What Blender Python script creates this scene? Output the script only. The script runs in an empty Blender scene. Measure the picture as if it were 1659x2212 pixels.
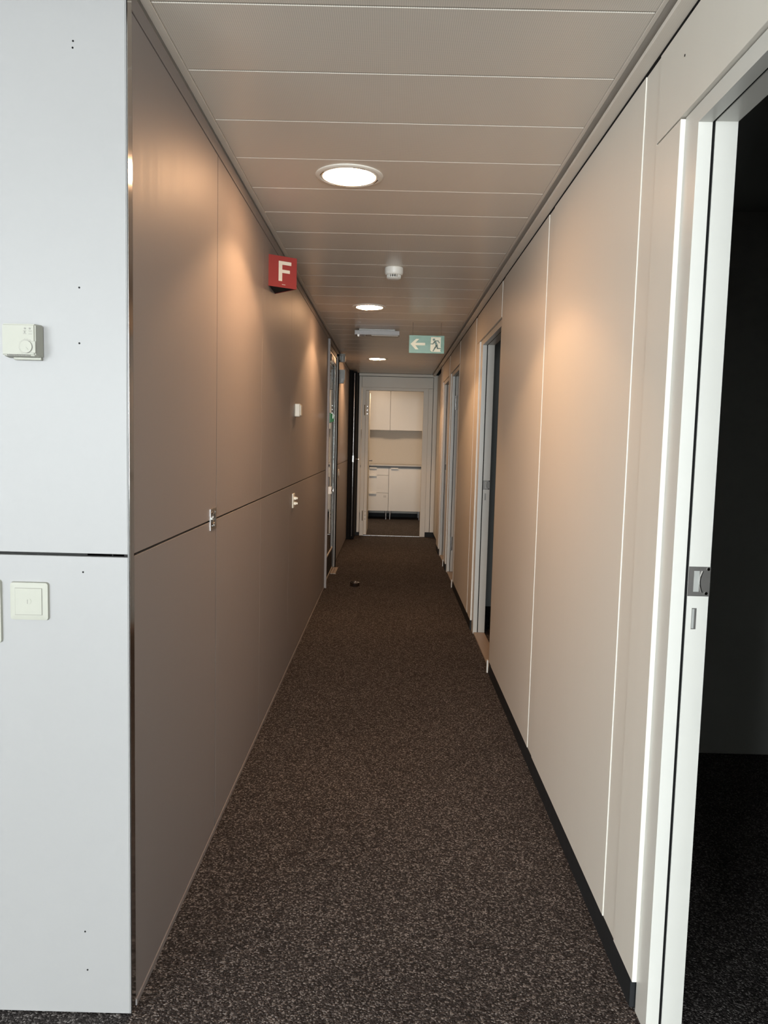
import bpy, bmesh, math, random
from mathutils import Matrix, Vector
random.seed(4)
S = bpy.context.scene
C = S.collection

# ------------------------------------------------------------------ camera
F_PX, YAW, PITCH, ROLL, EYE = 1684.35, -0.005494, 0.090510, 0.024767, 1.41
cy, sy, cp, sp, cr, sr = (math.cos(YAW), math.sin(YAW), math.cos(PITCH), math.sin(PITCH), math.cos(ROLL), math.sin(ROLL))
fwd = Vector((sy*cp, cy*cp, -sp)); rgt = Vector((cy, -sy, 0)); upv = rgt.cross(fwd)
r2 = rgt*cr + upv*sr; u2 = -rgt*sr + upv*cr
cam_d = bpy.data.cameras.new('camera'); cam = bpy.data.objects.new('camera', cam_d); C.objects.link(cam)
M = Matrix((( r2.x, u2.x, -fwd.x, 0), (r2.y, u2.y, -fwd.y, 0), (r2.z, u2.z, -fwd.z, EYE), (0, 0, 0, 1)))
cam.matrix_world = M
cam_d.sensor_fit = 'VERTICAL'; cam_d.sensor_height = 24.0; cam_d.sensor_width = 18.0
cam_d.lens = 24.0*F_PX/2212.0; cam_d.clip_start = 0.02; cam_d.clip_end = 100
S.camera = cam

# ------------------------------------------------------------------ world, exposure
S.view_settings.view_transform = 'Standard'; S.view_settings.look = 'None'
S.view_settings.gamma = 1.0; S.view_settings.use_curve_mapping = False
S.view_settings.exposure = 1.0
w = bpy.data.worlds.new('world'); S.world = w; w.use_nodes = True
w.node_tree.nodes['Background'].inputs[0].default_value = (0.80, 0.90, 1.0, 1)
w.node_tree.nodes['Background'].inputs[1].default_value = 1.0

def area_light(name, loc, aim, sx, sz, power, col):
    d = bpy.data.lights.new(name, 'AREA'); d.shape = 'RECTANGLE'; d.size = sx; d.size_y = sz
    d.energy = power; d.color = col
    o = bpy.data.objects.new(name, d); C.objects.link(o); o.location = loc
    o.rotation_euler = (Vector(aim)-Vector(loc)).to_track_quat('-Z', 'Z').to_euler()
    return o
DAY = (0.90, 0.97, 1.0)
area_light('daylight_left', (-4.3, -4.45, 1.65), (-4.3, 0, 1.55), 3.2, 1.45, 165, DAY)
area_light('daylight_middle', (-0.15, -4.45, 1.22), (-0.15, 0, 1.25), 1.6, 2.25, 220, DAY)
WARM = (1.0, 0.58, 0.30)
LAMP_SPOT, LAMP_EMIT = 24.0, 55.0
LAMPS = [(-0.178, 3.03), (-0.178, 5.90), (-0.178, 9.55)]

# ------------------------------------------------------------------ materials
def lin(c):
    return tuple(((v/255)/12.92 if v/255 <= 0.04045 else ((v/255+0.055)/1.055)**2.4) for v in c)
def nodes(name):
    m = bpy.data.materials.new(name); m.use_nodes = True
    nt = m.node_tree; b = nt.nodes['Principled BSDF']
    return m, nt, b
def N(nt, t, **kw):
    n = nt.nodes.new(t)
    for k, v in kw.items(): setattr(n, k, v)
    return n
def simple(name, col, rough=0.5, metal=0.0, spec=0.5, var=0.04, scale=30.0, bump=0.0, stretch=None):
    """paint with a faint procedural mottling in colour and roughness"""
    m, nt, b = nodes(name)
    tc = N(nt, 'ShaderNodeTexCoord'); mp = N(nt, 'ShaderNodeMapping')
    if stretch: mp.inputs['Scale'].default_value = stretch
    nz = N(nt, 'ShaderNodeTexNoise'); nz.inputs['Scale'].default_value = scale; nz.inputs['Detail'].default_value = 4
    nt.links.new(tc.outputs['Object'], mp.inputs[0]); nt.links.new(mp.outputs[0], nz.inputs['Vector'])
    rm = N(nt, 'ShaderNodeMapRange'); rm.inputs[3].default_value = 1-var; rm.inputs[4].default_value = 1+var
    nt.links.new(nz.outputs[0], rm.inputs[0])
    vm = N(nt, 'ShaderNodeVectorMath', operation='SCALE'); vm.inputs[0].default_value = col[:3]
    nt.links.new(rm.outputs[0], vm.inputs['Scale']); nt.links.new(vm.outputs[0], b.inputs['Base Color'])
    rr = N(nt, 'ShaderNodeMapRange'); rr.inputs[3].default_value = rough*0.9; rr.inputs[4].default_value = min(1, rough*1.1)
    nt.links.new(nz.outputs[0], rr.inputs[0]); nt.links.new(rr.outputs[0], b.inputs['Roughness'])
    b.inputs['Metallic'].default_value = metal; b.inputs['Specular IOR Level'].default_value = spec
    if bump:
        bp = N(nt, 'ShaderNodeBump'); bp.inputs['Strength'].default_value = bump; bp.inputs['Distance'].default_value = 0.002
        nt.links.new(nz.outputs[0], bp.inputs['Height']); nt.links.new(bp.outputs[0], b.inputs['Normal'])
    return m
def emit(name, col, strength):
    m, nt, b = nodes(name)
    b.inputs['Base Color'].default_value = (0.9, 0.9, 0.9, 1)
    b.inputs['Emission Color'].default_value = (*col, 1); b.inputs['Emission Strength'].default_value = strength
    return m

m_left = simple('taupe grey laminate', (0.250, 0.228, 0.222), 0.50, 0.0, 0.7, 0.05, 6.0, stretch=(9, 9, 0.35))
m_front = simple('pale grey laminate', (0.275, 0.268, 0.264), 0.45, 0.0, 0.5, 0.02, 3.0)
m_right = simple('warm white laminate', (0.68, 0.64, 0.57), 0.42, 0.0, 0.5, 0.02, 4.0, stretch=(6, 6, 0.4))
m_frame = simple('white lacquered frame', (0.60, 0.585, 0.54), 0.35, 0.0, 0.5, 0.015, 12)
m_endw = simple('grey painted end wall', (0.68, 0.65, 0.58), 0.5, 0.0, 0.4, 0.03, 8)
m_core = simple('dark wall core', (0.012, 0.011, 0.010), 0.8)
m_kick = simple('charcoal skirting vinyl', (0.016, 0.017, 0.018), 0.6, 0, 0.2, 0.2, 20)
m_alu = simple('polished aluminium', (0.62, 0.60, 0.58), 0.10, 1.0, 0.5, 0.03, 20)
m_alu2 = simple('satin aluminium', (0.55, 0.55, 0.55), 0.28, 1.0, 0.5, 0.05, 40)
m_chrome = simple('chrome', (0.85, 0.84, 0.82), 0.08, 1.0, 0.5, 0.02, 20)
m_dkmet = simple('dark nickel', (0.16, 0.15, 0.14), 0.45, 0.8, 0.5, 0.08, 60)
m_cream = simple('cream plastic', (0.80, 0.78, 0.68), 0.4, 0, 0.5, 0.02, 20)
m_cream2 = simple('ivory plastic', (0.74, 0.70, 0.60), 0.4, 0, 0.5, 0.02, 20)
m_white = simple('white plastic', (0.78, 0.76, 0.70), 0.38, 0, 0.5, 0.02, 20)
m_greyp = simple('grey plastic', (0.34, 0.34, 0.32), 0.4, 0, 0.5, 0.03, 20)
m_black = simple('black', (0.006, 0.006, 0.006), 0.7, 0.0, 0.1)
m_print = simple('grey print', (0.22, 0.21, 0.19), 0.6)
m_boxgrey = simple('grey enamelled steel', (0.34, 0.335, 0.335), 0.35)
m_creamf = simple('matt cream plastic', (0.335, 0.33, 0.285), 0.5, 0, 0.3, 0.02, 20)
m_red = simple('red sign enamel', (0.26, 0.032, 0.030), 0.35, 0, 0.5, 0.04, 15)
m_letter = simple('sign letter cream', (0.62, 0.58, 0.50), 0.4)
m_green = simple('green plastic', (0.02, 0.20, 0.07), 0.3, 0, 0.6)
m_kit = simple('kitchen front white', (0.62, 0.59, 0.54), 0.35, 0, 0.5, 0.01, 5)
m_kwall = simple('kitchen wall paint', (0.62, 0.58, 0.52), 0.7, 0, 0.3, 0.05, 60, 0.3)
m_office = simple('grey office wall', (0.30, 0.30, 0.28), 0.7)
m_wood = simple('beech threshold strip', (0.30, 0.245, 0.195), 0.45, 0, 0.5, 0.15, 12, stretch=(12, 0.8, 4))
m_openw = simple('open plan white paint', (0.72, 0.72, 0.70), 0.7)
m_ctop = simple('worktop laminate', (0.50, 0.47, 0.42), 0.35)
m_cedge = simple('worktop dark edge', (0.03, 0.028, 0.026), 0.4)

def ceiling_mat(name, perf):
    m, nt, b = nodes(name)
    tc = N(nt, 'ShaderNodeTexCoord'); sx = N(nt, 'ShaderNodeSeparateXYZ'); nt.links.new(tc.outputs['Object'], sx.inputs[0])
    base = (0.73, 0.675, 0.60)
    prod = None
    for ax in (0, 1):
        mu = N(nt, 'ShaderNodeMath', operation='MULTIPLY'); mu.inputs[1].default_value = 2*math.pi/0.0052
        sn = N(nt, 'ShaderNodeMath', operation='SINE'); nt.links.new(sx.outputs[ax], mu.inputs[0]); nt.links.new(mu.outputs[0], sn.inputs[0])
        a = N(nt, 'ShaderNodeMath', operation='MULTIPLY_ADD'); a.inputs[1].default_value = 0.5; a.inputs[2].default_value = 0.5
        nt.links.new(sn.outputs[0], a.inputs[0])
        if prod is None: prod = a
        else:
            p = N(nt, 'ShaderNodeMath', operation='MULTIPLY'); nt.links.new(prod.outputs[0], p.inputs[0]); nt.links.new(a.outputs[0], p.inputs[1]); prod = p
    mr = N(nt, 'ShaderNodeMapRange'); mr.inputs[1].default_value = 0.35; mr.inputs[2].default_value = 0.65
    mr.inputs[3].default_value = 1.0; mr.inputs[4].default_value = 0.70 if perf else 0.93
    nt.links.new(prod.outputs[0], mr.inputs[0])
    vm = N(nt, 'ShaderNodeVectorMath', operation='SCALE'); vm.inputs[0].default_value = base
    nt.links.new(mr.outputs[0], vm.inputs['Scale']); nt.links.new(vm.outputs[0], b.inputs['Base Color'])
    b.inputs['Roughness'].default_value = 0.30; b.inputs['Specular IOR Level'].default_value = 0.45
    nz = N(nt, 'ShaderNodeTexNoise'); nz.inputs['Scale'].default_value = 5; nt.links.new(tc.outputs['Object'], nz.inputs['Vector'])
    bp = N(nt, 'ShaderNodeBump'); bp.inputs['Strength'].default_value = 0.08; bp.inputs['Distance'].default_value = 0.01
    nt.links.new(nz.outputs[0], bp.inputs['Height']); nt.links.new(bp.outputs[0], b.inputs['Normal'])
    return m
m_ceil = ceiling_mat('perforated metal ceiling', True)
m_ceilp = ceiling_mat('plain metal ceiling', False)

def carpet_mat():
    m, nt, b = nodes('speckled loop carpet')
    tc = N(nt, 'ShaderNodeTexCoord')
    vo = N(nt, 'ShaderNodeTexVoronoi'); vo.inputs['Scale'].default_value = 230
    nt.links.new(tc.outputs['Object'], vo.inputs['Vector'])
    sv = N(nt, 'ShaderNodeSeparateColor'); nt.links.new(vo.outputs['Color'], sv.inputs[0])
    cr_ = N(nt, 'ShaderNodeValToRGB'); e = cr_.color_ramp.elements
    cr_.color_ramp.interpolation = 'LINEAR'
    e[0].position = 0.0; e[0].color = (0.016, 0.0135, 0.0125, 1)
    e[1].position = 1.0; e[1].color = (0.22, 0.20, 0.19, 1)
    x = e.new(0.45); x.color = (0.034, 0.029, 0.028, 1)
    x = e.new(0.78); x.color = (0.075, 0.065, 0.061, 1)
    nt.links.new(sv.outputs[0], cr_.inputs[0])
    big = N(nt, 'ShaderNodeTexNoise'); big.inputs['Scale'].default_value = 2.2; big.inputs['Detail'].default_value = 3
    nt.links.new(tc.outputs['Object'], big.inputs['Vector'])
    mr = N(nt, 'ShaderNodeMapRange'); mr.inputs[3].default_value = 0.85; mr.inputs[4].default_value = 1.15
    nt.links.new(big.outputs[0], mr.inputs[0])
    vm = N(nt, 'ShaderNodeVectorMath', operation='SCALE'); nt.links.new(cr_.outputs[0], vm.inputs[0]); nt.links.new(mr.outputs[0], vm.inputs['Scale'])
    nt.links.new(vm.outputs[0], b.inputs['Base Color'])
    b.inputs['Roughness'].default_value = 0.95; b.inputs['Specular IOR Level'].default_value = 0.1
    bp = N(nt, 'ShaderNodeBump'); bp.inputs['Strength'].default_value = 0.9; bp.inputs['Distance'].default_value = 0.003; bp.invert = True
    nt.links.new(vo.outputs['Distance'], bp.inputs['Height']); nt.links.new(bp.outputs[0], b.inputs['Normal'])
    return m
m_carpet = carpet_mat()
def exit_mat():
    m, nt, b = nodes('green exit sign')
    tc = N(nt, 'ShaderNodeTexCoord')
    nz = N(nt, 'ShaderNodeTexNoise'); nz.inputs['Scale'].default_value = 7
    nt.links.new(tc.outputs['Object'], nz.inputs['Vector'])
    r = N(nt, 'ShaderNodeValToRGB'); r.color_ramp.elements[0].color = (0.07, 0.20, 0.14, 1); r.color_ramp.elements[1].color = (0.15, 0.32, 0.24, 1)
    nt.links.new(nz.outputs[0], r.inputs[0]); nt.links.new(r.outputs[0], b.inputs['Base Color'])
    b.inputs['Roughness'].default_value = 0.25
    return m
m_exit = exit_mat()
m_lum = simple('luminescent white', (0.74, 0.78, 0.64), 0.35, 0, 0.5, 0.02, 10)
m_lens = emit('lamp lens', (1.0, 0.56, 0.29), LAMP_EMIT)
def glass_mat():
    m, nt, b = nodes('door glass')
    b.inputs['Base Color'].default_value = (0.85, 0.95, 0.92, 1); b.inputs['Roughness'].default_value = 0.0
    b.inputs['Transmission Weight'].default_value = 1.0; b.inputs['IOR'].default_value = 1.5
    return m
m_glass = glass_mat()

# ------------------------------------------------------------------ mesh helpers
def bx(bm, x0, x1, y0, y1, z0, z1, bev=0.0, seg=1):
    x0, x1 = sorted((x0, x1)); y0, y1 = sorted((y0, y1)); z0, z1 = sorted((z0, z1))
    g = bmesh.ops.create_cube(bm, size=1.0)['verts']
    for v in g:
        v.co = Vector(((x0+x1)/2+v.co.x*(x1-x0), (y0+y1)/2+v.co.y*(y1-y0), (z0+z1)/2+v.co.z*(z1-z0)))
    if bev:
        ed = list({e for v in g for e in v.link_edges})
        bmesh.ops.bevel(bm, geom=ed, offset=bev, segments=seg, affect='EDGES', profile=0.5)
    return g
AX = {'x': Matrix.Rotation(math.pi/2, 4, 'Y'), 'y': Matrix.Rotation(-math.pi/2, 4, 'X'), 'z': Matrix.Identity(4)}
def cyl(bm, c, ax, r0, r1, h, seg=32, cap=True):
    """cone/cylinder centred at c along axis ax, r0 at the negative end"""
    return bmesh.ops.create_cone(bm, cap_ends=cap, cap_tris=False, segments=seg, radius1=r0, radius2=r1, depth=h,
                                 matrix=Matrix.Translation(c) @ AX[ax])['verts']
def lathe(bm, c, prof, seg=48, closed=False):
    """revolve (radius, z) profile round the vertical through c"""
    rings = []
    for r, z in prof:
        rings.append([bm.verts.new((c[0]+r*math.cos(2*math.pi*i/seg), c[1]+r*math.sin(2*math.pi*i/seg), c[2]+z)) for i in range(seg)]
                     if r > 1e-6 else [bm.verts.new((c[0], c[1], c[2]+z))])
    pairs = list(zip(rings, rings[1:])) + ([(rings[-1], rings[0])] if closed else [])
    for a, b_ in pairs:
        for i in range(seg):
            j = (i+1) % seg
            if len(a) == 1 and len(b_) == 1: continue
            if len(a) == 1: bm.faces.new((a[0], b_[i], b_[j]))
            elif len(b_) == 1: bm.faces.new((a[i], a[j], b_[0]))
            else: bm.faces.new((a[i], a[j], b_[j], b_[i]))
def prism(bm, pts, d):
    """extrude polygon pts (3-D points) by vector d"""
    a = [bm.verts.new(p) for p in pts]; b_ = [bm.verts.new(Vector(p)+Vector(d)) for p in pts]
    bm.faces.new(a); bm.faces.new(list(reversed(b_)))
    n = len(pts)
    for i in range(n): bm.faces.new((a[i], b_[i], b_[(i+1) % n], a[(i+1) % n]))
def rrect(cx, cz, w_, h_, r, seg=6):
    out = []
    for qx, qz, a0 in ((1, 1, 0), (-1, 1, 90), (-1, -1, 180), (1, -1, 270)):
        for k in range(seg+1):
            a = math.radians(a0+90*k/seg)
            out.append((cx+qx*(w_/2-r)+r*math.cos(a), cz+qz*(h_/2-r)+r*math.sin(a)))
    return out
def obj(name, bm, mat, parent=None, smooth=False):
    bmesh.ops.recalc_face_normals(bm, faces=bm.faces)
    me = bpy.data.meshes.new(name); bm.to_mesh(me); bm.free()
    me.materials.append(mat)
    o = bpy.data.objects.new(name, me); C.objects.link(o)
    if smooth:
        for p in me.polygons: p.use_smooth = True
        me.set_sharp_from_angle(angle=math.radians(35))
    if parent is not None:
        o.parent = parent; o.matrix_parent_inverse = parent.matrix_basis.inverted()
    return o
def B(name, mat, parent, *boxes, bev=0.0, seg=1):
    bm = bmesh.new()
    for b_ in boxes: bx(bm, *b_, bev=bev, seg=seg)
    return obj(name, bm, mat, parent)
def thing(name, label, cat, loc, group=None):
    o = bpy.data.objects.new(name, None); C.objects.link(o); o.location = loc; o.empty_display_size = 0.05
    bpy.context.view_layer.update()
    o['label'] = label; o['category'] = cat
    if group: o['group'] = group
    return o
def struct(name, loc=(0, 0, 0)):
    o = bpy.data.objects.new(name, None); C.objects.link(o); o.location = loc; o['kind'] = 'structure'
    bpy.context.view_layer.update()
    return o
def structm(o): o['kind'] = 'structure'; return o

XL, XR, ZC, YE = -0.595, 0.640, 2.40, 11.57

# ------------------------------------------------------------------ floor
fl = structm(B('floor', m_core, None, (-6.6, 3.4, -4.7, 14.8, -0.12, -0.012)))
B('carpet', m_carpet, fl, (-6.6, 3.4, -4.7, 10.205, -0.012, 0.0))
B('carpet', m_carpet, fl, (-6.6, 3.4, 10.208, 14.8, -0.012, 0.0))

# ------------------------------------------------------------------ ceiling of the corridor: transverse metal panels
ce = structm(B('ceiling', m_core, None, (-6.6, 3.4, -4.7, 14.8, 2.46, 2.56)))
PX0, PX1 = -0.573, 0.581
ys = [1.88 + 0.328*k for k in range(-1, 31)]
def cpanel(y0, y1, mat, holes=()):
    """tray with a chamfered edge; cut for a round fitting when needed"""
    bm = bmesh.new()
    g = 0.0012; c = 0.004
    y0 += g; y1 -= g
    if not holes:
        prism(bm, [(PX0, y0, ZC+0.02), (PX0, y0, ZC+c), (PX0, y0+c, ZC), (PX0, y1-c*0.5, ZC), (PX0, y1, ZC+c*0.5), (PX0, y1, ZC+0.02)], (PX1-PX0, 0, 0))
        return obj('panel', bm, mat, ce)
    return None
i = 0
for a, b_ in zip(ys, ys[1:]):
    b2 = min(b_, YE-0.01)
    cpanel(a, b2, m_ceil if a < 8.3 else m_ceilp)
B('panel', m_openw, ce, (-6.5, 3.3, -4.6, ys[0]-0.003, ZC, ZC+0.02))
B('panel', m_openw, ce, (-6.5, -0.66, ys[0], 1.70, ZC, ZC+0.02))
# perimeter trims
structm(B('trim_1', m_ceilp, None, (-0.597, -0.5745, 1.56, YE, ZC-0.002, ZC+0.02), bev=0.001))
structm(B('trim_2', m_left, None, (-0.613, XL, 1.80, YE, 2.346, 2.386), bev=0.001))
structm(B('trim_3', m_ceilp, None, (0.5822, 0.594, 1.56, YE, ZC-0.002, ZC+0.02), bev=0.001))
structm(B('trim_4', m_ceilp, None, (0.603, 0.6395, 0.2, YE, 2.372, 2.384), bev=0.001))
B('shadow_gap', m_ceilp, ce, (-0.612, -0.598, 1.80, YE, 2.404, 2.43))
B('shadow_gap', m_ceilp, ce, (0.5945, 0.657, 0.2, YE, 2.404, 2.43))

# ------------------------------------------------------------------ left corridor wall
wl = structm(B('wall_left', m_core, None, (-0.70, -0.614, 1.80, 7.33, 0.0, 2.46), (-0.70, -0.614, 8.60, 11.60, 0.0, 2.46), (-0.70, -0.64, 7.33, 8.60, 2.34, 2.46)))
ljoint = [1.812, 2.683, 3.614, 4.651, 6.50, 7.335]
def lpanels(js, z0=0.02, gap=0.0011):
    for a, b_ in zip(js, js[1:]):
        for lo, hi in ((z0, 1.1265), (1.1325, 2.3405)):
            g1 = 0.0045 if abs(b_-2.683) < 1e-3 else gap
            B('panel', m_left, wl, (-0.613, XL, a+gap, b_-g1, lo, hi), bev=0.0006)
lpanels(ljoint)
B('joint_shade', m_core, wl, (-0.613, -0.5956, 2.6795, 2.6865, 0.02, 2.3405))  # near-black strip stands in for the shade inside the open panel joint
lpanels([8.60, 9.263, 10.63, 11.05])
B('corner_profile', m_alu, wl, (-0.5957, XL+0.0005, 1.7815, 1.8105, 0.0, 2.398))
B('corner_post', m_core, wl, (-0.640, -0.5975, 1.8000, 1.811, 0.0, 2.398))
B('skirting_strip', m_left, wl, (-0.613, -0.5925, 1.812, 7.335, 0.0, 0.017), bev=0.001)
B('end_profile', m_left, wl, (-0.64, -0.574, 7.336, 7.362, 0.0, 2.345), bev=0.002)
B('panel', m_left, wl, (-0.613, XL, 7.363, 8.60, 2.336, 2.3405))

# front face of the left block
wf = structm(B('wall_front', m_core, None, (-6.5, -0.642, 1.80, 1.92, 0.0, 2.46)))
B('panel', m_front, wf, (-2.0, -0.5992, 1.7805, 1.799, 0.003, 1.1275), bev=0.001)
B('panel', m_front, wf, (-2.0, -0.5992, 1.7805, 1.799, 1.1345, 2.398), bev=0.001)
B('panel', m_front, wf, (-6.5, -2.004, 1.7805, 1.799, 0.003, 2.398), bev=0.001)
B('edge_strip', m_front, wf, (-0.5990, -0.5974, 1.7815, 1.799, 0.003, 2.398))
for hx, hz in ((-0.713, 2.262), (-0.714, 2.248), (-0.705, 1.736), (-0.706, 1.613), (-0.703, 1.091), (-0.707, 0.212), (-0.702, 0.114)):
    bm = bmesh.new(); cyl(bm, (hx, 1.7803, hz), 'y', 0.0021, 0.0021, 0.001, 12); obj('screw_hole', bm, m_black, wf)

# ------------------------------------------------------------------ right wall
doorsR = [(0.8526, 1.764, 0.784, 1.8424, 0.539, 2.009), (4.7726, 5.7036, 4.6942, 5.8114, 4.6942, 5.978),
          (7.595, 8.428, 7.5068, 8.5358, 7.448, 8.6044), (8.8886, 9.6628, 8.82, 9.751, 8.82, 9.8196)]
segs = [(-4.508, 0.7742)] + [(1.8571, 4.6844), (5.8261, 7.497), (8.5456, 8.8102), (9.7608, 10.2312)]
core = [(0.658, 0.725, a, b_, 0.0, 2.46) for a, b_ in segs] + [(0.658, 0.725, d[2]-0.02, d[3]+0.02, 2.160, 2.46) for d in doorsR]
wr = structm(B('wall_right', m_core, None, *core))
def rp(y0, y1, z0=0.0755, z1=2.366, x=XR, name='panel', mat=None):
    return B(name, mat or m_right, wr, (x, 0.657, y0+0.0008, y1-0.0008, z0, z1), bev=0.0008)
rp(-4.508, -1.176); rp(-1.176, 0.539)
rp(0.539, 0.784, z1=2.1535)
rp(1.8434, 2.0085, z1=2.1535)
rp(2.011, 2.1168, x=0.6425, name='post')
rp(2.1178, 3.2438)
rp(3.2467, 3.3467, x=0.6422, name='post')
rp(3.3487, 4.5913)
rp(4.5942, 4.6922, x=0.6420, name='post')
rp(5.8134, 5.976, z1=2.1535)
rp(5.978, 6.0809, x=0.6422, name='post')
rp(6.0829, 7.35)
rp(7.3529, 7.446, x=0.6420, name='post')
rp(7.448, 7.5058, z1=2.1535)
rp(8.5378, 8.5995, z1=2.1535)
rp(8.6024, 8.722, x=0.6422, name='post')
rp(8.7249, 8.819)
rp(9.753, 9.8196, z1=2.1535)
rp(9.8216, 9.9176, x=0.6422, name='post')
rp(9.9196, 10.2312)
for d in doorsR:
    rp(d[4], d[5], 2.1575, 2.366, name='header_panel')
B('panel', m_endw, wr, (0.677, 0.70, 10.243, YE-0.002, 0.060, 2.366), bev=0.001)
B('panel', m_right, wr, (0.6585, 0.6765, 10.2325, 10.2415, 0.0, 2.366))
B('vent_slot', m_black, wr, (0.6755, 0.6775, 10.60, 10.75, 2.277, 2.302))
structm(B('baseboard_right', m_kick, None, *[(0.6408, 0.6578, a, b_, 0.0, 0.0745) for a, b_ in segs]))
bm = bmesh.new(); cyl(bm, (0.6398, 1.841, 2.289), 'x', 0.003, 0.003, 0.0008, 10); obj('screw_hole', bm, m_black, wr)

def door_frame(idx, d, hw):
    yn, yf, fn, ff, _, _ = d
    r = struct('door_%d' % idx, (0.69, (yn+yf)/2, 0))
    XF, TOP = 0.651, 2.116
    # outer frame: corridor side piece, then seal, then inner jamb
    B('frame', m_frame, r, (XF, 0.6815, yf, ff, 0.0, 2.155), (XF, 0.6815, fn, yn, 0.0, 2.155), (XF, 0.6815, yn, yf, TOP, 2.155))
    B('seal', m_black, r, (0.6815, 0.6885, yf+0.003, ff, 0.0, 2.155), (0.6815, 0.6885, fn, yn-0.003, 0.0, 2.155), (0.6815, 0.6885, yn, yf, TOP+0.004, 2.155))
    B('jamb', m_frame, r, (0.6885, 0.737, yf, ff, 0.004, 2.155), (0.6885, 0.737, fn, yn, 0.004, 2.155), (0.6885, 0.737, yn, yf, TOP+0.002, 2.155))
    if hw == 'strike':
        bm = bmesh.new(); y = yf
        bx(bm, 0.6887, 0.7375, y-0.0022, y+0.001, 1.075, 1.143)
        sp_ = obj('strike_plate', bm, m_dkmet, r)
        B('latch_pocket', m_greyp, sp_, (0.700, 0.7123, y-0.0030, y-0.0020, 1.0855, 1.1335))
        bm = bmesh.new()
        for k in range(8):
            a0, a1 = k/8, (k+1)/8
            x_ = lambda t: 0.7182-0.006*math.sin(math.pi*t)*1.0
            prism(bm, [(x_(a0), y-0.0022, 1.0845+0.049*a0), (x_(a0)+0.002, y-0.0022, 1.0845+0.049*a0), (x_(a1)+0.002, y-0.0022, 1.0845+0.049*a1), (x_(a1), y-0.0022, 1.0845+0.049*a1)], (0, -0.004, 0))
        obj('latch_lip', bm, m_chrome, sp_)
        for sx_, sz_ in ((0.7320, 1.138), (0.7295, 1.082)):
            bm = bmesh.new(); cyl(bm, (sx_, y-0.0028, sz_), 'y', 0.0036, 0.0036, 0.0016, 16); obj('screw', bm, m_chrome, sp_)
        B('bolt_slot', m_dkmet, r, (0.7005, 0.7113, y-0.0009, y+0.001, 0.998, 1.047))
        B('bolt_recess', m_greyp, r, (0.701, 0.7063, y-0.0012, y+0.0005, 1.000, 1.045))
    else:
        for zc in (1.84, 0.32):
            h = B('hinge', m_alu2, r, (0.690, 0.698, yf-0.003, yf+0.001, zc-0.075, zc+0.075))
            bm = bmesh.new(); cyl(bm, (0.6995, yf-0.006, zc), 'z', 0.006, 0.006, 0.15, 16); obj('knuckle', bm, m_chrome, h)
            for q in (-0.05, 0, 0.05):
                bm = bmesh.new(); cyl(bm, (0.694, yf-0.0036, zc+q), 'y', 0.0028, 0.0028, 0.001, 10); obj('screw', bm, m_chrome, h)
    if idx > 1:
        B('frame_foot', m_frame, r, (0.6325, 0.6405, yn-0.055, yn-0.03, 0.0, 0.078))
        B('threshold', m_wood, r, (0.655, 0.737, yn, yf, 0.0, 0.012), bev=0.002)
    return r
for k, (d, hw) in enumerate(zip(doorsR, ('strike', 'strike', 'hinge', 'strike'))): door_frame(k+1, d, hw)

# dark offices behind the right wall
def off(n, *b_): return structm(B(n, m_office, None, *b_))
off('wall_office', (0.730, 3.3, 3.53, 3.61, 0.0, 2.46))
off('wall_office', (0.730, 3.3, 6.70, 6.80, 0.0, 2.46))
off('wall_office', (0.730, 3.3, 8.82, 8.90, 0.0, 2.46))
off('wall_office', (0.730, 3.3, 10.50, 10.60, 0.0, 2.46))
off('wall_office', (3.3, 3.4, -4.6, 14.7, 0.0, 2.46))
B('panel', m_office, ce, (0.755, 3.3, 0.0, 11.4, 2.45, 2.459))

# open-plan shell behind the camera, with window openings for the daylight
structm(B('wall_back', m_openw, None, (-6.5, -5.95, -4.7, -4.6, 0, 2.46), (-5.95, -2.65, -4.7, -4.6, 0, 0.65), (-5.95, -2.65, -4.7, -4.6, 2.40, 2.46),
          (-2.65, -1.0, -4.7, -4.6, 0, 2.46), (-1.0, 0.64, -4.7, -4.6, 0, 0.08), (-1.0, 0.64, -4.7, -4.6, 2.40, 2.46), (0.64, 3.3, -4.7, -4.6, 0, 2.46)))
structm(B('wall_side', m_openw, None, (-6.6, -6.5, -4.7, 14.8, 0, 2.46)))
for k, (a, b_, zb) in enumerate(((-5.95, -2.65, 0.65), (-1.0, 0.64, 0.08))):
    wi = struct('window_%d' % (k+1), ((a+b_)/2, -4.65, zb))
    fr = 0.05
    B('frame', m_frame, wi, (a, a+fr, -4.68, -4.62, zb, 2.40), (b_-fr, b_, -4.68, -4.62, zb, 2.40), (a+fr, b_-fr, -4.68, -4.62, zb, zb+0.05), (a+fr, b_-fr, -4.68, -4.62, 2.35, 2.40))
    B('pane', m_glass, wi, (a+fr, b_-fr, -4.655, -4.645, zb+0.05, 2.35))

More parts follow.
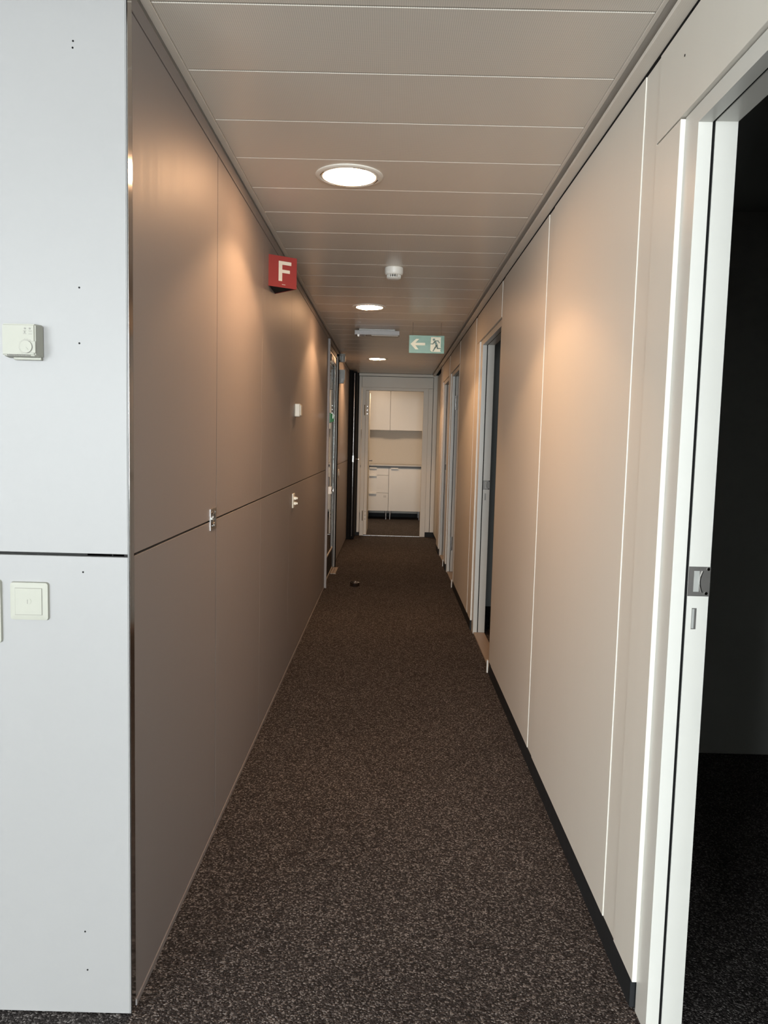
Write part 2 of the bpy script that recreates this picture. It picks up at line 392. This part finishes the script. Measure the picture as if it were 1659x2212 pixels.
# ------------------------------------------------------------------ end wall
we = structm(B('wall_end', m_core, None, (-1.9, -0.44, 11.592, 11.66, 0, 2.46), (0.56, 1.8, 11.592, 11.66, 0, 2.46), (-0.44, 0.56, 11.592, 11.66, 2.20, 2.46)))
e = 0.001
B('panel', m_endw, we, (-0.43, 0.615, YE, 11.59, 2.195, 2.352), bev=e)
B('panel', m_endw, we, (0.551, 0.614, YE, 11.59, 0.072, 2.192), bev=e)
B('panel', m_endw, we, (0.621, 0.69, YE-0.004, 11.59, 0.072, 2.386), bev=e)
B('panel', m_endw, we, (-0.470, -0.433, YE-0.004, 11.59, 0.05, 2.352), bev=e)
structm(B('trim_5', m_endw, None, (-0.474, 0.632, YE-0.012, 11.59, 2.358, 2.396), bev=e))
structm(B('baseboard_end', m_kick, None, (0.551, 0.69, YE+0.004, 11.5915, 0.0, 0.070), (-0.56, -0.433, YE+0.004, 11.5915, 0.0, 0.048)))
d5 = struct('door_5', (0.05, 11.6, 0))
B('frame', m_endw, d5, (-0.426, -0.371, YE-0.003, 11.665, 0, 2.193), (0.475, 0.549, YE-0.003, 11.665, 0, 2.193), (-0.371, 0.475, YE-0.003, 11.665, 2.150, 2.193), bev=0.001)
B('threshold', m_alu2, d5, (-0.371, 0.475, YE-0.008, 11.60, 0.0, 0.006), bev=0.001)
# leaf swung into the kitchen
lf = B('door_leaf', m_endw, d5, (-0.369, -0.325, 11.605, 12.44, 0.012, 2.148), bev=0.001)
for zc, ly in ((1.86, 11.604), (0.30, 11.604)):
    bm = bmesh.new(); cyl(bm, (-0.384, 11.5595, zc), 'z', 0.0070, 0.0070, 0.150, 14); obj('hinge', bm, m_chrome, lf)
    bm = bmesh.new()
    for q in (-0.055, 0, 0.055): cyl(bm, (-0.348, ly-0.0005, zc+q), 'y', 0.0055, 0.0055, 0.002, 10)
    obj('hinge_screws', bm, m_chrome, lf)
bm = bmesh.new(); cyl(bm, (-0.300, 12.37, 1.10), 'x', 0.009, 0.009, 0.05, 14); bx(bm, -0.289, -0.273, 12.25, 12.385, 1.092, 1.108, bev=0.004, seg=2)
obj('lever_handle', bm, m_dkmet, lf)

# dark door leaf folded back at the end of the left wall, edge towards the corridor
d6 = struct('door_6', (-0.51, 11.3, 0))
B('door_leaf', m_black, d6, (-0.541, -0.487, 11.06, 11.55, 0.012, 2.375), bev=0.002)
B('edge_seal', m_chrome, d6, (-0.520, -0.515, 11.055, 11.061, 0.05, 2.35))
B('lock_plate', m_chrome, d6, (-0.528, -0.508, 11.052, 11.056, 1.105, 1.195))
bm = bmesh.new(); cyl(bm, (-0.468, 11.10, 1.145), 'x', 0.011, 0.011, 0.042, 16); bx(bm, -0.455, -0.435, 11.09, 11.22, 1.135, 1.155, bev=0.004, seg=2)
obj('lever_handle', bm, m_chrome, d6)
structm(B('leaf_gap_shade', m_black, None, (-0.613, -0.545, 11.056, 11.59, 0.0, 2.385)))  # solid black block in place of the shadowed gap behind the leaf

# ------------------------------------------------------------------ glazed door in the left wall
d7 = struct('door_7', (-0.61, 7.95, 0))
B('frame', m_dkmet, d7, (-0.640, -0.598, 7.364, 7.400, 0.0, 2.33), (-0.640, -0.598, 8.535, 8.585, 0.0, 2.33), (-0.640, -0.598, 7.40, 8.535, 2.285, 2.33), bev=0.001)
B('jamb_strip', m_frame, d7, (-0.592, -0.585, 8.545, 8.556, 0.012, 2.31))
B('jamb_gasket', m_black, d7, (-0.597, -0.574, 8.586, 8.600, 0.0, 2.34))
B('stile', m_alu2, d7, (-0.625, -0.602, 7.402, 7.47, 0.01, 2.28), bev=0.001)
B('stile', m_dkmet, d7, (-0.625, -0.602, 8.465, 8.533, 0.01, 2.28), bev=0.001)
B('bottom_rail', m_kick, d7, (-0.625, -0.604, 7.472, 8.463, 0.030, 0.235), bev=0.001)
B('glazing_bead', m_right, d7, (-0.625, -0.601, 7.472, 8.463, 0.236, 0.250))
B('glazing_bead', m_right, d7, (-0.625, -0.601, 7.472, 8.463, 0.010, 0.029))
B('top_rail', m_alu2, d7, (-0.625, -0.602, 7.472, 8.463, 2.22, 2.28), bev=0.001)
B('pane', m_glass, d7, (-0.612, -0.606, 7.472, 8.463, 0.251, 2.219))
B('door_closer', m_alu, d7, (-0.601, -0.573, 7.50, 7.86, 2.16, 2.225), bev=0.003)
B('closer_arm', m_alu, d7, (-0.596, -0.587, 7.86, 8.30, 2.17, 2.185))
B('threshold', m_wood, d7, (-0.597, -0.573, 8.13, 8.53, 0.0, 0.010), bev=0.001)
B('threshold', m_wood, d7, (-0.570, -0.540, 8.13, 8.53, 0.0, 0.010), bev=0.001)
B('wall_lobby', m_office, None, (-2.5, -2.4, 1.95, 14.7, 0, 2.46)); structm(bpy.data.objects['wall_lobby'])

t = thing('release_box', 'green emergency release box on the frame of the glazed door', 'alarm', (-0.585, 7.40, 1.57))
B('housing', m_green, t, (-0.604, -0.566, 7.380, 7.46, 1.570, 1.664), bev=0.003, seg=2)
bm = bmesh.new(); prism(bm, [(-0.566, 7.39, 1.575), (-0.566, 7.39, 1.659), (-0.545, 7.395, 1.655), (-0.535, 7.40, 1.640), (-0.535, 7.40, 1.594), (-0.545, 7.395, 1.579)], (0, 0.05, 0))
obj('cover', bm, m_green, t)
B('seal_strip', m_chrome, t, (-0.546, -0.540, 7.391, 7.394, 1.61, 1.655))
t = thing('door_lock', 'grey lock box with a dark upper part on the glazed door frame', 'lock', (-0.585, 7.40, 0.898))
B('housing', m_white, t, (-0.600, -0.545, 7.380, 7.44, 0.898, 0.968), bev=0.002)
B('upper_cover', m_dkmet, t, (-0.596, -0.568, 7.385, 7.44, 0.969, 1.060), bev=0.003)
bm = bmesh.new(); cyl(bm, (-0.538, 7.40, 0.933), 'x', 0.014, 0.010, 0.014, 14); bx(bm, -0.531, -0.523, 7.395, 7.405, 0.915, 0.955, bev=0.002); obj('thumb_turn', bm, m_chrome, t)

# ------------------------------------------------------------------ downlights
lab = ['large round ceiling downlight nearest the camera', 'round ceiling downlight between the smoke detector and the metal ceiling box',
       'smallest round ceiling downlight, nearest the end doorway']
for k, (lx, ly) in enumerate(LAMPS):
    t = thing('downlight', lab[k], 'lamp', (lx, ly, ZC), 'recessed downlights along the corridor ceiling')
    bm = bmesh.new(); lathe(bm, (lx, ly, ZC), [(0.127, 0.0), (0.127, -0.003), (0.122, -0.006), (0.112, -0.0065), (0.110, -0.004), (0.107, -0.004), (0.105, -0.0065), (0.100, -0.006), (0.098, 0.0)], closed=True)
    obj('ring', bm, m_white, t, True)
    bm = bmesh.new(); lathe(bm, (lx, ly, ZC), [(0.098, -0.0008), (0.096, -0.0022), (0.0, -0.0030)])
    obj('lens', bm, m_lens, t, True)
    for a in (10, 100, 190, 280):
        bm = bmesh.new(); pts = []
        for q in range(7):
            an = math.radians(a+q*4); pts.append((lx+0.1095*math.cos(an), ly+0.1095*math.sin(an), ZC-0.0062))
        for q in range(6, -1, -1):
            an = math.radians(a+q*4); pts.append((lx+0.1065*math.cos(an), ly+0.1065*math.sin(an), ZC-0.0062))
        prism(bm, pts, (0, 0, -0.0012)); obj('bayonet_slot', bm, m_chrome, t)
    d = bpy.data.lights.new('downlight_beam', 'SPOT'); d.energy = LAMP_SPOT; d.color = WARM; d.spot_size = math.radians(126); d.spot_blend = 0.22
    d.shadow_soft_size = 0.06
    o = bpy.data.objects.new('downlight_beam', d); C.objects.link(o); o.location = (lx, ly, ZC-0.012)
    o.parent = t; o.matrix_parent_inverse = t.matrix_basis.inverted()

# ------------------------------------------------------------------ smoke detector
t = thing('smoke_detector', 'white round smoke detector on the corridor ceiling', 'detector', (-0.002, 4.57, ZC))
c0 = (-0.002, 4.57, ZC)
bm = bmesh.new(); lathe(bm, c0, [(0.0, 0), (0.049, 0), (0.053, -0.003), (0.0535, -0.030), (0.050, -0.040), (0.046, -0.043), (0.0, -0.043)])
obj('base', bm, m_white, t, True)
bm = bmesh.new(); lathe(bm, c0, [(0.0, -0.0435), (0.030, -0.0435), (0.032, -0.056), (0.0, -0.056)]); obj('chamber', bm, m_black, t, True)
bm = bmesh.new()
for k in range(20):
    a = 2*math.pi*k/20
    g = bx(bm, -0.003, 0.003, -0.0025, 0.0025, -0.058, -0.042)
    bmesh.ops.transform(bm, matrix=Matrix.Translation(c0) @ Matrix.Rotation(a, 4, 'Z') @ Matrix.Translation((0.037, 0, 0)), verts=g)
obj('grille', bm, m_white, t)
bm = bmesh.new(); lathe(bm, c0, [(0.0, -0.057), (0.040, -0.057), (0.041, -0.060), (0.034, -0.066), (0.018, -0.069), (0.0, -0.0695)]); obj('cap', bm, m_white, t, True)

# ------------------------------------------------------------------ ceiling box luminaire
t = thing('emergency_luminaire', 'flat silver metal box lamp fixed to the ceiling beside the exit sign', 'lamp', (-0.14, 7.10, ZC))
B('housing', m_boxgrey, t, (-0.338, 0.060, 7.02, 7.14, 2.347, 2.384), bev=0.002)
B('mounting', m_dkmet, t, (-0.30, 0.02, 7.05, 7.12, 2.384, ZC))
B('diffuser', m_ctop, t, (-0.19, 0.05, 7.03, 7.13, 2.339, 2.347), bev=0.002)
for xx in (-0.315, -0.295, -0.24):
    bm = bmesh.new(); cyl(bm, (xx, 7.06, 2.341), 'z', 0.007, 0.007, 0.011, 12); obj('lamp_holder', bm, m_chrome, t)

# ------------------------------------------------------------------ exit sign
t = thing('exit_sign', 'green emergency exit sign with arrow and running figure hanging from the ceiling', 'sign', (0.284, 6.6, 2.149))
SX0, SX1, SZ0, SZ1, SY = 0.138, 0.431, 2.149, 2.295, 6.6
B('plate', m_exit, t, (SX0, SX1, SY, SY+0.006, SZ0, SZ1), bev=0.0008)
def spt(x, y, o_=0.0):   # photograph-crop units on the plate face
    u = (x-1000)/519.0; v = (y-235-u*5)/271.0
    return (SX0+u*(SX1-SX0), SY-o_, SZ1-v*(SZ1-SZ0))
bm = bmesh.new()
prism(bm, [spt(*q) for q in ((1022, 368), (1103, 290), (1150, 290), (1092, 350), (1238, 350), (1238, 388), (1092, 388), (1142, 450), (1095, 450))], (0, -0.0006, 0))
obj('arrow', bm, m_lum, t)
bm = bmesh.new()
prism(bm, [spt(*q) for q in ((1322, 262), (1468, 262), (1466, 415), (1477, 425), (1475, 442), (1460, 452), (1470, 485), (1338, 485), (1314, 462))], (0, -0.0006, 0))
obj('doorway_symbol', bm, m_lum, t)
bm = bmesh.new()
def stroke(a, b_, w0, w1):
    a = Vector(a); b_ = Vector(b_); n = (b_-a).normalized(); n = Vector((-n.y, n.x))
    prism(bm, [spt(*q, 0.0008) for q in (a+n*w0/2, b_+n*w1/2, b_-n*w1/2, a-n*w0/2)], (0, -0.0005, 0))
prism(bm, [spt(1365+18*math.cos(q*math.pi/8), 300+18*math.sin(q*math.pi/8), 0.0008) for q in range(16)], (0, -0.0005, 0))
stroke((1378, 322), (1412, 392), 30, 32); stroke((1380, 318), (1428, 318), 15, 14); stroke((1425, 314), (1448, 352), 15, 14)
stroke((1376, 326), (1350, 368), 15, 13); stroke((1354, 365), (1318, 365), 13, 12)
stroke((1406, 385), (1382, 428), 24, 20); stroke((1386, 420), (1354, 478), 20, 15); stroke((1412, 388), (1420, 434), 24, 18); stroke((1412, 433), (1476, 433), 17, 15)
obj('running_figure', bm, simple('dark sign green', (0.06, 0.13, 0.09), 0.35), t)
for rx in (0.167, 0.402):
    bm = bmesh.new(); cyl(bm, (rx, SY+0.003, (SZ1+ZC)/2), 'z', 0.0012, 0.0012, ZC-SZ1, 8); obj('hanger', bm, m_dkmet, t)

# ------------------------------------------------------------------ red F sign (V-shaped flag sign)
t = thing('fire_sign', 'red projecting wall sign with a pale letter F', 'sign', (XL, 3.88, 2.13))
A_, T_, Cc = Vector((XL, 3.772, 2.131)), Vector((-0.472, 3.856, 2.131)), Vector((XL, 3.985, 2.131))
H_ = 0.146
nrm = Vector(((T_-A_).y, -(T_-A_).x, 0)).normalized()      # towards the camera
bm = bmesh.new(); prism(bm, [A_, T_, T_-nrm*0.002, A_-nrm*0.002], (0, 0, H_)); obj('near_face', bm, m_red, t)
n2 = Vector(((Cc-T_).y, -(Cc-T_).x, 0)).normalized()
bm = bmesh.new(); prism(bm, [T_-n2*0.002+Vector((-0.002, 0.001, 0)), Cc-n2*0.002, Cc, T_+Vector((0, 0.0025, 0))], (0, 0, H_)); obj('far_face', bm, m_red, t)
dn = Vector((0, 0, 0.002))
bm = bmesh.new(); prism(bm, [A_+dn+Vector((0.001, .003, 0)), T_+dn+Vector((-0.004, 0.001, 0)), Cc+dn+Vector((0.001, -.003, 0))], (0, 0, 0.002)); obj('bottom_plate', bm, m_kick, t)
def fpt(u, v, o_=0.0004): p = A_+(T_-A_)*u+Vector((0, 0, H_*(1-v)))+nrm*o_; return p
bm = bmesh.new()
prism(bm, [fpt(*q) for q in ((.352, .16), (.80, .16), (.80, .27), (.478, .27), (.478, .428), (.752, .428), (.752, .532), (.478, .532), (.478, .80), (.352, .80))], nrm*0.0008)
obj('letter', bm, m_letter, t)
bm = bmesh.new()
for q in range(6):
    u0 = .475+q*.021; prism(bm, [fpt(u0, .895), fpt(u0+.015, .895), fpt(u0+.015, .915), fpt(u0, .915)], nrm*0.0004)
obj('small_print', bm, m_letter, t)

# ------------------------------------------------------------------ wall-mounted controls on the left corridor wall
t = thing('room_sensor', 'ivory rounded sensor box on the upper grey wall panel past the red sign', 'sensor', (XL, 4.90, 1.55))
B('housing', m_cream2, t, (XL, -0.562, 4.85, 4.935, 1.548, 1.628), bev=0.006, seg=3)
B('cover', m_cream2, t, (-0.562, -0.556, 4.862, 4.925, 1.556, 1.620), bev=0.002)
t = thing('key_switch_pair', 'cream wall plate with two keys sticking out, below the ivory sensor', 'switch', (XL, 4.83, 0.982))
B('plate', m_cream, t, (XL, -0.587, 4.79, 4.87, 0.984, 1.074), bev=0.003, seg=2)
for zc in (1.012, 1.044):
    k_ = B('key_barrel', m_cream, t, (-0.587, -0.572, 4.815, 4.845, zc-0.009, zc+0.009), bev=0.002)
    B('key', m_cream, t, (-0.572, -0.564, 4.822, 4.834, zc-0.006, zc+0.006), bev=0.001)
t = thing('ring_latch', 'shiny recessed ring latch where the horizontal and vertical panel joints meet', 'latch', (XL, 2.63, 1.10))
Y0, Y1, Z0, Z1 = 2.588, 2.676, 1.097, 1.169
B('plate', m_alu2, t, (XL-0.001, XL+0.0022, Y0, Y0+0.014, Z0, Z1), (XL-0.001, XL+0.0022, Y1-0.012, Y1, Z0, Z1), (XL-0.001, XL+0.0022, Y0+0.014, Y1-0.012, Z1-0.012, Z1), (XL-0.001, XL+0.0022, Y0+0.014, Y1-0.012, Z0, Z0+0.010))
B('cup', m_dkmet, t, (XL-0.001, XL+0.0006, Y0+0.014, Y1-0.012, Z0+0.010, Z1-0.012))
bm = bmesh.new()
cyy, czz = (Y0+Y1)/2, (Z0+Z1)/2
for k in range(20):
    a0, a1 = 2*math.pi*k/20, 2*math.pi*(k+1)/20
    P_ = lambda a, r: (XL+0.0018, cyy+r*1.05*math.cos(a), czz+r*0.85*math.sin(a))
    prism(bm, [P_(a0, .021), P_(a1, .021), P_(a1, .028), P_(a0, .028)], (0.003, 0, 0))
obj('ring', bm, m_chrome, t, True)
B('catch', m_chrome, t, (XL+0.0007, XL+0.005, cyy-0.006, cyy+0.022, czz-0.024, czz-0.014), (XL+0.0007, XL+0.005, cyy-0.020, cyy+0.004, czz+0.004, czz+0.012))

t = thing('ceiling_siren', 'grey cylinder on the far left wall just under the ceiling', 'alarm', (-0.56, 8.95, 2.29))
bm = bmesh.new(); lathe(bm, (-0.562, 8.95, 2.29), [(0, 0), (0.034, 0), (0.036, 0.008), (0.036, 0.060), (0.033, 0.062), (0.033, 0.066), (0.036, 0.068), (0.035, 0.09), (0, 0.094)], 24)
obj('body', bm, m_greyp, t, True); B('bracket', m_greyp, t, (XL, -0.58, 8.92, 8.98, 2.31, 2.36))
t = thing('motion_detector', 'grey motion detector box on the far left wall below the cylinder', 'sensor', (XL, 8.95, 2.05))
bm = bmesh.new()
prism(bm, [(XL, 8.915, 2.05), (XL, 8.915, 2.203), (-0.533, 8.915, 2.203), (-0.528, 8.915, 2.195), (-0.530, 8.915, 2.10), (-0.545, 8.915, 2.052)], (0, 0.065, 0)); obj('housing', bm, m_greyp, t)
bm = bmesh.new(); cyl(bm, (-0.558, 8.913, 2.085), 'y', 0.018, 0.018, 0.006, 20); obj('lens', bm, m_dkmet, t, True)
t = thing('oval_switch', 'pale oval push plate on the far left wall beyond the glazed door', 'switch', (XL, 9.1, 1.0))
bm = bmesh.new()
prism(bm, [(XL, 9.09+0.045*math.cos(a*math.pi/12), 1.027+0.048*math.sin(a*math.pi/12)) for a in range(24)], (0.008, 0, 0)); obj('plate', bm, m_cream2, t)
B('rocker', m_cream, t, (XL+0.008, XL+0.012, 9.07, 9.11, 1.002, 1.052), bev=0.001)

# ------------------------------------------------------------------ thermostat and switches on the front face
YF = 1.7805
t = thing('thermostat', 'cream room thermostat with a round dial on the pale grey wall', 'thermostat', (-0.828, YF, 1.575))
x0, x1, z0, z1 = -0.866, -0.790, 1.576, 1.650
bm = bmesh.new()
g = bx(bm, x0, x1, YF-0.035, YF, z0, z1)
for v in g:
    if v.co.y < YF-0.01:
        if v.co.x < -0.83: v.co.x += 0.002
        v.co.x -= 0.0005
        if v.co.z < 1.6: v.co.z += 0.003
        else: v.co.z -= 0.0015
    else:
        v.co.x += 0.004 if v.co.x > -0.83 else 0
bmesh.ops.bevel(bm, geom=bm.edges[:], offset=0.003, segments=3, affect='EDGES')
obj('housing', bm, m_creamf, t, True)
B('back_plate', m_creamf, t, (x0+0.016, x1+0.002, YF-0.012, YF, z0-0.004, z0+0.002), bev=0.001)
B('dial_window', m_creamf, t, (-0.806, -0.7895, YF-0.0362, YF-0.030, 1.585, 1.611), bev=0.0008)
dc = (-0.8095, YF-0.0372, 1.5985)
bm = bmesh.new(); cyl(bm, dc, 'y', 0.0132, 0.0128, 0.0035, 48); obj('dial', bm, m_creamf, t, True)
bm = bmesh.new(); lathe(bm, (0, 0, 0), [(0.0133, -0.0008), (0.0142, -0.0008), (0.0142, 0.0008), (0.0133, 0.0008)], 48, True)
bmesh.ops.transform(bm, matrix=Matrix.Translation((dc[0], YF-0.0358, dc[2])) @ Matrix.Rotation(math.pi/2, 4, 'X'), verts=bm.verts); obj('dial_groove', bm, m_print, t)
bm = bmesh.new(); v = Vector((dc[0]+0.001, YF-0.0393, dc[2]-0.001)); prism(bm, [v, v+Vector((0.0045, 0, -0.0055)), v+Vector((0.0042, 0, -0.0058)), v+Vector((-0.0003, 0, -0.0003))], (0, -0.0003, 0)); obj('dial_mark', bm, m_print, t)
bm = bmesh.new()
for k in range(22):
    a = math.radians(60+k*8.5); r0, r1 = 0.0152, 0.0175 if k % 5 else 0.0185
    c_, s_ = math.cos(a), math.sin(a)
    pv = lambda r, o_: (dc[0]+r*c_-o_*s_, YF-0.0352, dc[2]+r*s_+o_*c_)
    prism(bm, [pv(r0, -.0002), pv(r1, -.0002), pv(r1, .0002), pv(r0, .0002)], (0, -0.0003, 0))
obj('scale_marks', bm, m_print, t)
for lx in (-0.8125, -0.802):
    bm = bmesh.new(); cyl(bm, (lx, YF-0.0353, 1.6385), 'y', 0.0021, 0.0019, 0.001, 16); obj('indicator', bm, m_print, t)
bm = bmesh.new()
def dash(x, z, w_, h_, rot=0):
    g = bx(bm, -w_/2, w_/2, -0.0003, 0.0001, -h_/2, h_/2)
    bmesh.ops.transform(bm, matrix=Matrix.Translation((x, YF-0.0351, z)) @ Matrix.Rotation(rot, 4, 'Y'), verts=g)
for r_ in (0, math.pi/4, -math.pi/4): dash(-0.8132, 1.6305, 0.0008 if r_ == 0 else 0.0062, 0.0055 if r_ == 0 else 0.0006, r_)
dash(-0.8132, 1.6334, 0.007, 0.0006); dash(-0.8132, 1.6268, 0.0075, 0.0006)
dash(-0.801, 1.6334, 0.0075, 0.0010); dash(-0.801, 1.6315, 0.0045, 0.0006); dash(-0.801, 1.6268, 0.0075, 0.0009)
obj('printed_symbols', bm, m_print, t)
bm = bmesh.new()
for k in range(17): bx(bm, -0.8535+k*0.0031, -0.8520+k*0.0031, YF-0.0352, YF-0.031, 1.5793, 1.5816)
obj('vent_slots', bm, m_print, t)

def wall_plate(cx, cz, w_, h_, parent, mat=m_creamf):
    bm = bmesh.new()
    a = [(x, YF, z) for x, z in rrect(cx, cz, w_, h_, 0.007)]
    b_ = [(x, YF-0.007, z) for x, z in rrect(cx, cz, w_-0.003, h_-0.003, 0.006)]
    c_ = [(x, YF-0.009, z) for x, z in rrect(cx, cz, w_-0.022, h_-0.022, 0.003)]
    R_ = [[bm.verts.new(p) for p in q] for q in (a, b_, c_)]
    n = len(a)
    for q0, q1 in zip(R_, R_[1:]):
        for i_ in range(n): bm.faces.new((q0[i_], q0[(i_+1) % n], q1[(i_+1) % n], q1[i_]))
    bm.faces.new(R_[-1]); bm.faces.new(list(reversed(R_[0])))
    return obj('frame', bm, mat, parent, True)
t = thing('key_switch', 'cream square key switch on the pale grey wall below the thermostat', 'switch', (-0.826, YF, 0.976))
kx, kz = -0.8265, 1.0205
wall_plate(kx, kz, 0.090, 0.090, t)
B('insert_groove', m_print, t, (kx-0.0318, kx+0.0318, YF-0.0094, YF-0.0088, kz-0.0318, kz+0.0318))
B('insert', m_creamf, t, (kx-0.0310, kx+0.0310, YF-0.0110, YF-0.0090, kz-0.0310, kz+0.0310), bev=0.0006)
bm = bmesh.new(); cyl(bm, (kx, YF-0.0113, kz+0.001), 'y', 0.0070, 0.0066, 0.0012, 24); cyb = obj('cylinder', bm, m_creamf, t, True)
B('keyhole', m_print, t, (kx-0.0022, kx-0.0012, YF-0.0124, YF-0.0115, kz-0.005, kz+0.005))
t = thing('switch_plate', 'tall cream switch plate cut off by the left edge of the photo', 'switch', (-0.935, YF, 0.92))
wall_plate(-0.9365, 0.9945, 0.090, 0.149, t)
B('rocker', m_creamf, t, (-0.9365-0.031, -0.9365+0.031, YF-0.011, YF-0.009, 0.935, 1.054), bev=0.001)

# ------------------------------------------------------------------ round metal stop on the carpet
t = thing('floor_stop', 'round shiny metal door stop standing on the carpet', 'door stop', (-0.308, 7.47, 0))
c0 = (-0.308, 7.50, 0.0)
bm = bmesh.new(); lathe(bm, c0, [(0, 0), (0.046, 0), (0.047, 0.003), (0.047, 0.032), (0.044, 0.036), (0.030, 0.037), (0.028, 0.033), (0, 0.033)], 40); obj('body', bm, simple('black chrome', (0.28, 0.26, 0.25), 0.12, 1.0), t, True)
B('grip', m_chrome, t, (-0.318, -0.298, 7.455, 7.545, 0.0335, 0.041), bev=0.003, seg=2)

# ------------------------------------------------------------------ kitchen
YK = 14.0
structm(B('wall_kitchen', m_kwall, None, (-1.9, 1.7, 14.58, 14.68, 0, 2.46)))
structm(B('wall_kitchen', m_kwall, None, (-1.95, -1.85, 11.66, 14.68, 0, 2.46)))
structm(B('wall_kitchen', m_kwall, None, (0.95, 1.05, 11.66, 14.58, 0, 2.46)))
B('panel', m_openw, ce, (-1.85, 0.95, 11.6, 14.58, 2.44, 2.455))
structm(B('baseboard_kitchen', m_kick, None, (-1.84, 0.94, 14.565, 14.579, 0.0, 0.07)))
def base_unit(x0, x1, label, drawers):
    t = thing('base_cabinet', label, 'cabinet', ((x0+x1)/2, YK+0.28, 0), 'kitchen base cabinets')
    B('body', m_kit, t, (x0+0.001, x1-0.001, YK+0.02, 14.56, 0.157, 0.938))
    B('front_gap', m_print, t, (x0+0.002, x1-0.002, YK+0.0192, YK+0.0199, 0.160, 0.935))
    fr_ = [(0.160, 0.405), (0.409, 0.785), (0.789, 0.935)] if drawers else [(0.160, 0.935)]
    if drawers: fr_ = [(0.160, 0.480), (0.484, 0.798), (0.802, 0.935)]
    for a, b_ in fr_:
        f = B('drawer' if drawers else 'door', m_kit, t, (x0+0.002, x1-0.002, YK, YK+0.019, a, b_), bev=0.001)
        hx = x0+0.12 if drawers else x0+0.10
        B('handle', m_white, f, (hx-0.065, hx+0.065, YK-0.034, YK-0.001, b_+0.0012, b_+0.0036), (hx-0.065, hx+0.065, YK-0.036, YK-0.033, b_-0.014, b_+0.0036))
        if drawers and b_ < 0.5:
            bm = bmesh.new()
            for q in range(2):
                for p_ in range(3): bx(bm, x1-0.085+p_*0.016, x1-0.073+p_*0.016, YK-0.0006, YK-0.0001, b_-0.055-q*0.02, b_-0.047-q*0.02)
            obj('label_print', bm, m_print, f)
    for lx in (x0+0.035, x1-0.035):
        for ly in (YK+0.06, 14.50):
            bm = bmesh.new(); cyl(bm, (lx, ly, 0.0785), 'z', 0.013, 0.016, 0.157, 16); obj('leg', bm, m_alu2, t, True)
base_unit(-0.81, -0.41-0.002, 'white base cabinet mostly hidden behind the open kitchen door', False)
base_unit(-0.41, -0.008, 'white base cabinet with three drawers', True)
base_unit(-0.006, 0.590, 'white base cabinet with one wide plain door', False)
t = thing('worktop', 'beige kitchen worktop with a dark front edge', 'worktop', (-0.1, YK+0.28, 0.945))
B('slab', m_ctop, t, (-1.4, 0.94, YK-0.02, 14.575, 0.972, 0.990))
B('front_edge', m_cedge, t, (-1.4, 0.94, YK-0.024, 14.57, 0.942, 0.9715))
YW = 14.25
for x0, x1, l_, hx in ((-0.41, -0.008, 'left white wall cabinet over the worktop', -0.075), (-0.006, 0.59, 'right wider white wall cabinet over the worktop', 0.06), (-0.81, -0.412, 'white wall cabinet mostly hidden behind the open kitchen door', -0.5)):
    t = thing('wall_cabinet', l_, 'cabinet', ((x0+x1)/2, 14.4, 1.61), 'kitchen wall cabinets')
    B('body', m_kit, t, (x0+0.001, x1-0.001, YW+0.02, 14.579, 1.612, 2.43))
    dd = B('door', m_kit, t, (x0+0.0015, x1-0.0015, YW, YW+0.019, 1.612, 2.43), bev=0.001)
    B('handle', m_dkmet, dd, (hx-0.065, hx+0.065, YW-0.02, YW+0.01, 1.605, 1.6115))
area_light('kitchen_lamp', (-0.25, 12.45, 2.40), (-0.2, 12.9, 0.5), 0.35, 0.35, 16, (1.0, 0.72, 0.48))
